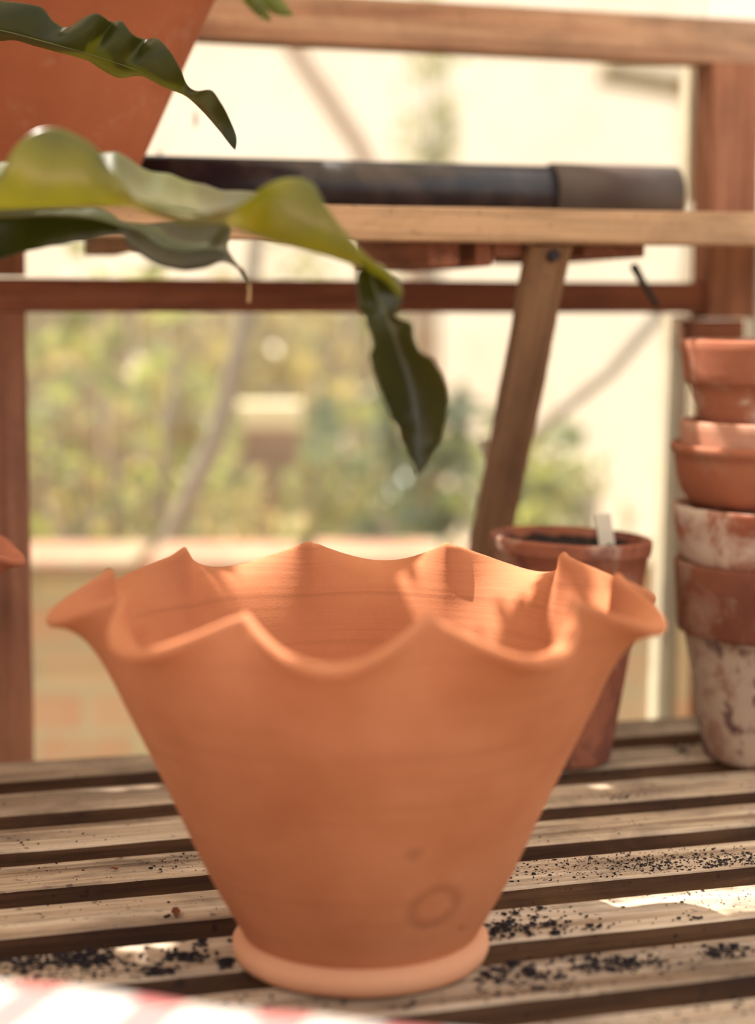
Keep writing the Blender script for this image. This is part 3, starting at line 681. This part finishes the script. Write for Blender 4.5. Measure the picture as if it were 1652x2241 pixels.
# ------------------------------------------------------------------ soil crumbs on the bench
def slat_hit(p):
    n = p.dot(NX)
    return any(nb - wd + .003 < n < nb - .003 for nb, wd in slats)
def blocked(p):
    return (p - PC).length < 0.096 or (Vector((p.x, p.y, 0)) - SC).length < 0.085 or (Vector((p.x, p.y, 0)) - RP).length < 0.06
bm = bmesh.new()
def crumb(p, r, rng):
    vsn = []
    ic = [(-1, 0, .2), (1, .1, 0), (0, -1, .1), (.1, 1, 0), (0, 0, 1), (-.2, .1, -.6), (.7, .7, .6), (-.7, .6, .6), (.6, -.7, .5), (-.6, -.6, .6)]
    sx_, sy_, sz_ = rng.uniform(.6, 1.5), rng.uniform(.6, 1.2), rng.uniform(.4, .8)
    t = bmesh.new()
    for q in ic: t.verts.new((q[0] * r * sx_ * rng.uniform(.7, 1.2), q[1] * r * sy_ * rng.uniform(.7, 1.2), max(0, q[2] + .3) * r * sz_ * 1.2))
    bmesh.ops.convex_hull(t, input=t.verts[:])
    mp_ = {}
    for v_ in t.verts:
        if v_.link_faces: mp_[v_] = bm.verts.new(v_.co + p)
    for f_ in t.faces:
        try: bm.faces.new([mp_[v_] for v_ in f_.verts])
        except Exception: pass
    t.free()
rng = random.Random(11)
clusters = [  # pixel centre, spread px, count, radius of crumb in m
    (1330, 1890, 160, 26, 420, .0009), (1420, 1893, 60, 12, 260, .0012), (1580, 1888, 45, 12, 230, .0013), (1240, 1900, 70, 22, 170, .0009), (1490, 1880, 120, 22, 200, .0008),
    (1200, 1925, 80, 16, 90, .0013), (1640, 1880, 25, 12, 80, .0012), (1560, 1962, 100, 14, 160, .0009), (1560, 2022, 60, 10, 80, .0022), (1280, 2050, 110, 20, 160, .0021), (1150, 2025, 60, 24, 150, .0020), (1080, 2050, 30, 25, 60, .0026), (1350, 2110, 60, 10, 200, .0022), (1130, 2130, 60, 18, 130, .0024),
    (1590, 2085, 30, 8, 60, .0024), (1350, 1745, 25, 6, 70, .0014), (1400, 1735, 120, 15, 50, .001), (1650, 1640, 160, 10, 60, .0016), (1580, 1590, 60, 10, 140, .0018), (1520, 1640, 40, 12, 120, .0018),
    (130, 2100, 80, 20, 420, .0019), (190, 2100, 30, 12, 120, .0026), (60, 2110, 60, 24, 120, .0018), (410, 2092, 24, 7, 70, .0026), (350, 2130, 22, 9, 80, .0026), (505, 2110, 14, 6, 45, .0030), (440, 2065, 8, 4, 14, .0026), (510, 2063, 8, 4, 14, .0026), (340, 2150, 80, 16, 70, .002), (570, 2150, 60, 10, 80, .002),
    (200, 1905, 200, 22, 90, .0008), (390, 1885, 50, 14, 60, .0010), (120, 1950, 90, 14, 40, .0009), (300, 2000, 200, 22, 60, .0010), (100, 1840, 90, 14, 60, .0008), (190, 1762, 200, 16, 40, .0009), (1400, 1820, 200, 20, 50, .0010), (700, 2190, 200, 16, 40, .002), (1300, 2180, 250, 24, 120, .0018), (1500, 2200, 200, 20, 80, .0018), (365, 2005, 3, 2, 8, .002)]
for (cx, cy, sx_, sy_, n, rr_) in clusters:
    for _ in range(n):
        p = atz(rng.gauss(cx, sx_), rng.gauss(cy, sy_), 0.0)
        if p.y > 2.0 or p.y < .5 or abs(p.x) > .7 or not slat_hit(p) or blocked(p): continue
        crumb(p, rr_ * 0.78 * rng.uniform(0.5, 1.0) * (1 + (rng.random() ** 6) * 1.6), rng)
M_CRUMB = NT('soil_crumbs').out((0.020, 0.014, 0.018), None, 0.95)
tag(obj('soil_crumbs', bm, M_CRUMB), 'dark crumbs of potting soil scattered over the bench slats', 'soil', kind='stuff')
# dried brown leaf bits
k = NT('dry_leaf'); M_DL = k.out((0.20, 0.06, 0.025), None, 0.7)
for (px, py, s, lab) in [(385, 2005, .008, 'curled rust-brown leaf scrap on the slat left of the planter foot'), (251, 1906, .0035, 'tiny rust-brown leaf scrap on a bench slat at the left')]:
    bm = bmesh.new(); rows = []
    for i in range(8):
        t = i / 7; wd = s * .5 * math.sin(math.pi * (0.08 + .84 * t)); rows.append([bm.verts.new((s * (2 * t - 1), u * wd, .0012 + .5 * s * (abs(u) ** 2) * .5 + s * .25 * math.sin(t * 5) ** 2)) for u in (-1, -.5, 0, .5, 1)])
    for A, B in zip(rows, rows[1:]):
        for j in range(4): bm.faces.new((A[j], A[j + 1], B[j + 1], B[j]))
    o = obj('leaf_scrap', bm, M_DL, None, smooth=True, loc=atz(px, py)); o.rotation_euler.z = px; m_ = o.modifiers.new('s', 'SOLIDIFY'); m_.thickness = .0006
    tag(o, lab, 'leaf scrap')

# ------------------------------------------------------------------ garden beyond the glass
def shrub(name, label, c, rad, nl, ls, m, seed, group='shrubs beyond the glass', base=-0.85, bare=0.15):
    rng = random.Random(seed); c = Vector(c)
    t = thing(name, label, 'shrub', (c.x, c.y, base), group=group)
    off = Vector((0, 0, c.z - base)); bm = bmesh.new()
    for _ in range(nl):
        while True:
            q = Vector((rng.uniform(-1, 1), rng.uniform(-1, 1), rng.uniform(-1, 1)))
            if bare < q.length < 1: break
        q = Vector((q.x * rad[0], q.y * rad[1], q.z * rad[2])) + off
        if noise.noise(q * 2.2 + Vector((seed, 0, 0))) < -0.12: continue
        d = Vector((rng.gauss(0, 1), rng.gauss(0, 1), rng.gauss(0.2, .8))).normalized(); s = d.cross(Vector((rng.gauss(0, 1), rng.gauss(0, 1), rng.gauss(0, 1)))).normalized()
        L_ = ls * rng.uniform(.6, 1.3); up_ = d.cross(s) * L_ * .12
        v0, v1, v2, v3, vm = q, q + d * L_ * .45 + s * L_ * .3 + up_, q + d * L_, q + d * L_ * .45 - s * L_ * .3 + up_, q + d * L_ * .5
        a, b, cc, dd, e = [bm.verts.new(x) for x in (v0, v1, v2, v3, vm)]
        bm.faces.new((a, b, e)); bm.faces.new((b, cc, e)); bm.faces.new((cc, dd, e)); bm.faces.new((dd, a, e))
    obj('foliage', bm, m, t)
    bm = bmesh.new()
    for i in range(6):
        e = Vector((rng.uniform(-1, 1) * rad[0] * .7, rng.uniform(-1, 1) * rad[1] * .7, off.z + rng.uniform(-.3, .7) * rad[2]))
        tube(bm, [Vector((rng.uniform(-.05, .05), 0, 0)), Vector((e.x * .4, e.y * .4, e.z * .5)), e], 0.02, 0.006, 6)
    obj('stems', bm, M_BARK, t, smooth=True)
    return t
M_BARK = wood('bark', (0.14, 0.12, 0.09), (0.30, 0.26, 0.21), (0.42, 0.37, 0.31), 0.2, axis=2)
M_G1 = leafmat('shrub_mid_green', (0.05, 0.08, 0.03), (0.36, 0.40, 0.18), (0.55, 0.58, 0.16), 0.45, 0.4)
M_G2 = leafmat('shrub_dark_green', (0.02, 0.045, 0.025), (0.12, 0.19, 0.11), (0.20, 0.28, 0.08), 0.3, 0.3)
M_G3 = leafmat('shrub_olive', (0.12, 0.10, 0.03), (0.60, 0.52, 0.25), (0.75, 0.62, 0.22), 0.4, 0.4)
def gp(px, py, Y): return at(px, py, Y)
S = [('leafy_shrub', 'bright green leafy shrub blurred behind the left half of the lower window', (250, 950, 4.05), (0.30, 0.25, 0.42), 150, .10, M_G1, 1),
     ('leafy_shrub', 'yellowish shrub blurred at the top left of the lower window', (420, 800, 6.5), (0.66, 0.3, 0.36), 260, .13, M_G3, 2),
     ('leafy_shrub', 'dark green shrub blurred just above the back rim of the planter', (920, 1100, 5.2), (0.50, 0.3, 0.34), 420, .12, M_G2, 3),
     ('leafy_shrub', 'grey-green shrub blurred in the middle of the lower window', (620, 1080, 5.85), (0.70, 0.3, 0.41), 300, .125, M_G1, 4),
     ('leafy_shrub', 'olive shrub low down behind the brick wall at the left', (330, 1180, 4.6), (0.40, 0.24, 0.20), 180, .09, M_G3, 5),
     ('leafy_shrub', 'sparse shrub blurred to the right of the slanting strut', (1240, 1090, 4.5), (0.28, 0.2, 0.20), 170, .09, M_G1, 6),
     ('leafy_shrub', 'tall pale green shrub blurred to the left of the hanging leaf blade', (720, 850, 7.2), (0.42, 0.3, 0.74), 420, .08, M_G1, 7),
     ('leafy_shrub', 'thin climbing shrub against the cream wall in the upper window', (940, 200, 8.8), (0.15, 0.12, 0.7), 130, .10, M_G1, 8)]
for (nm, lab, (px, py, Y), rad, nl, ls, m, sd_) in S: shrub(nm, lab, gp(px, py, Y), rad, nl, ls, m, sd_)
# leaning tree trunk, cream box on a post, slanted bare branch, dark gable
bm = bmesh.new(); tube(bm, [gp(250, 1650, 3.7), gp(330, 1290, 3.7), gp(400, 1120, 3.7), gp(470, 960, 3.7), gp(500, 860, 3.7), gp(540, 700, 3.7), gp(560, 500, 3.7)], 0.026, 0.018, 12)
tr_ = obj('tree_trunk', bm, M_BARK, None, smooth=True); tag(tr_, 'grey leaning tree trunk blurred in the lower window behind the planter', 'tree')
bm = bmesh.new(); box(bm, gp(592, 908, 4.9), (0.165, 0.14, 0.075), bev=.006)
k = NT('cream_paint'); M_CB = k.out((0.85, 0.76, 0.52), None, 0.7)
bx_ = thing('nest_box', 'small cream-topped box on a post blurred among the shrubs', 'box', gp(592, 908, 4.9)); p_ = gp(592, 908, 4.9)
bm2 = bmesh.new(); box(bm2, (0, 0, 0), (0.175, 0.15, 0.07), bev=.006); obj('top', bm2, M_CB, bx_)
bm2 = bmesh.new(); box(bm2, (0, 0, -0.09), (0.15, 0.13, 0.11), bev=.004); obj('body', bm2, M_BRACE, bx_)
bm2 = bmesh.new(); box(bm2, (0, 0, (-0.145 - 0.85 - p_.z) / 2), (0.05, 0.05, -0.145 + 0.85 + p_.z), bev=.004); obj('post', bm2, M_BRACE, bx_)
bm.free()
bm = bmesh.new(); tube(bm, [gp(560, -40, 6.4), gp(650, 120, 6.4), gp(780, 310, 6.4), gp(900, 560, 6.4), gp(950, 900, 6.4), gp(960, 1250, 6.5)], 0.03, 0.035, 10)
o = obj('bare_branch', bm, NT('pinkish_bark').out((0.48, 0.33, 0.26), None, 0.9), None, smooth=True); tag(o, 'slanting pinkish bare branch blurred in the upper window', 'branch')
bm = bmesh.new(); tube(bm, [gp(1440, 690, 3.6), gp(1330, 820, 3.6), gp(1190, 930, 3.6), gp(1130, 1000, 3.6)], 0.014, 0.010, 10); tube(bm, [gp(1440, 690, 3.6), gp(1500, 620, 3.6), gp(1560, 900, 3.62), gp(1570, 1600, 3.65)], 0.014, 0.016, 10)
o = obj('bare_branch', bm, M_BARK, None, smooth=True); tag(o, 'thin grey branch slanting behind the window beside the stack of pots', 'branch')
# eaves of a far shed in the upper right
sdt = thing('shed_roof', 'brown roof corner blurred in the upper window at the right', 'roof', gp(1410, 178, 6.0))
bm = bmesh.new(); box(bm, (0, 0, 0), (0.30, 0.25, 0.05), rot=Matrix.Rotation(R(10), 3, 'Y')); obj('eave', bm, M_FENCE, sdt)
bm = bmesh.new(); zz = -(sdt.location.z + 0.85); box(bm, (0.17, 0, zz / 2 - .02), (0.03, 0.03, -zz)); obj('post', bm, M_FENCE, sdt)

# ------------------------------------------------------------------ added unseen sheet overhead, holes shaped to dapple the bench
ZS = 1.12
def onsheet(p): t = (ZS - p.z) / SUN.z; q = p + SUN * t; return (q.x, q.y)
def inpoly(x, y, P):
    c = False; j = len(P) - 1
    for i in range(len(P)):
        if (P[i][1] > y) != (P[j][1] > y) and x < (P[j][0] - P[i][0]) * (y - P[i][1]) / (P[j][1] - P[i][1]) + P[i][0]: c = not c
        j = i
    return c
holes = []
def hull(P):
    P = sorted(set(P)); 
    def half(Q):
        h = []
        for p in Q:
            while len(h) > 1 and (h[-1][0] - h[-2][0]) * (p[1] - h[-2][1]) - (h[-1][1] - h[-2][1]) * (p[0] - h[-2][0]) <= 0: h.pop()
            h.append(p)
        return h
    a, b = half(P), half(P[::-1]); return a[:-1] + b[:-1]
def hole(pts3): holes.append([onsheet(p) for p in pts3])
def vhole(pts3, d=0.02): holes.append(hull([onsheet(p + Vector((0, s, 0))) for p in pts3 for s in (-d, d)]))
hole([atz(*p) for p in [(1085, 2003), (1652, 1935), (1800, 1915), (1800, 1975), (1480, 2008), (1300, 1998)]])
hole([atz(*p) for p in [(235, 2068), (400, 2058), (385, 2100), (330, 2122), (300, 2090)]])
hole([atz(*p) for p in [(1250, 1745), (1290, 1712), (1370, 1708), (1330, 1730)]])
hole([atz(*p) for p in [(1330, 1655), (1530, 1622), (1530, 1640), (1340, 1678)]])
hole([atz(*p) for p in [(0, 1730), (360, 1700), (360, 1725), (0, 1745)]])
vhole([at(*p) for p in [(1250, 1290, 1.35), (1205, 1280, 1.36), (1180, 1350, 1.34), (1130, 1370, 1.38), (1040, 1380, 1.42), (1150, 1460, 1.2), (1230, 1440, 1.2)]])
vhole([at(*p) for p in [(430, 1235, 1.40), (560, 1235, 1.44), (680, 1205, 1.45), (640, 1262, 1.43), (520, 1275, 1.41)]], .01)
vhole([at(*p) for p in [(930, 1215, 1.43), (1010, 1200, 1.44), (960, 1300, 1.41), (880, 1290, 1.42)]])
vhole([at(*p) for p in [(1310, 1270, 1.32), (1362, 1275, 1.31), (1355, 1345, 1.30), (1315, 1335, 1.30)]])
vhole([at(*p) for p in [(1455, 1140, 1.80), (1485, 1140, 1.78), (1575, 1400, 1.75), (1540, 1400, 1.76)]], .012)
vhole([at(*p) for p in [(1485, 800, 1.80), (1500, 800, 1.79), (1575, 1040, 1.75), (1545, 1040, 1.76)]], .012)
vhole([at(*p) for p in [(1500, 750, 1.80), (1652, 755, 1.74), (1652, 790, 1.74), (1560, 790, 1.77)]], .02)
def around(p, rx, ry, k_=9): x, y = onsheet(p); holes.append([(x + rx * math.cos(2 * math.pi * i / k_) * (1 + .3 * math.sin(i * 2.3)), y + ry * math.sin(2 * math.pi * i / k_)) for i in range(k_)])
around(at(110, 360, 1.21), .085, .11); around(at(380, 420, 1.2), .03, .05); around(at(640, 450, 1.18), .055, .06); around(at(210, 110, 1.47), .03, .025); around(at(330, 140, 1.46), .02, .015)
around(atz(-50, 2180, ZC), .45, .17)
bm = bmesh.new(); st = 0.01; X0, Y0, NXs, NYs = -1.6, 0.75, 205, 145; gv = {}
def gvv(i, j):
    if (i, j) not in gv: gv[i, j] = bm.verts.new((X0 + i * st, Y0 + j * st, ZS + 0.006 * math.sin(i * .12) * math.sin(j * .1)))
    return gv[i, j]
for i in range(NXs):
    for j in range(NYs):
        x, y = X0 + (i + .5) * st, Y0 + (j + .5) * st
        q = Vector((x * 30, y * 30, 0)); xx, yy = x + 0.012 * noise.noise(q), y + 0.012 * noise.noise(q + Vector((9, 9, 9)))
        if any(inpoly(xx, yy, P) for P in holes) and not (-0.42 < xx < -0.12 and noise.noise(Vector((x * 22, y * 22, 5))) > 0.02 and yy < 1.75 and yy > 1.38 and inpoly(xx, yy, holes[5])): continue
        bm.faces.new((gvv(i, j), gvv(i + 1, j), gvv(i + 1, j + 1), gvv(i, j + 1)))
k = NT('dapple_mask'); M_MASK = k.out((0.62, 0.50, 0.36), None, 0.9)
tl = k.n('ShaderNodeBsdfTranslucent'); tl.inputs[0].default_value = (0.86, 0.78, 0.66, 1); ms = k.n('ShaderNodeMixShader'); ms.inputs[0].default_value = 0.75
k.l(k.b.outputs[0], ms.inputs[1]); k.l(tl.outputs[0], ms.inputs[2]); k.l(ms.outputs[0], k.t.nodes['Material Output'].inputs['Surface'])
o = obj('dapple_mask', bm, M_MASK); m_ = o.modifiers.new('s', 'SOLIDIFY'); m_.thickness = 0.001
tag(o, 'added unseen sheet above the view, holes cut to dapple the sunlight', 'netting')  # no real netting, a sheet added only to dapple the sunlight
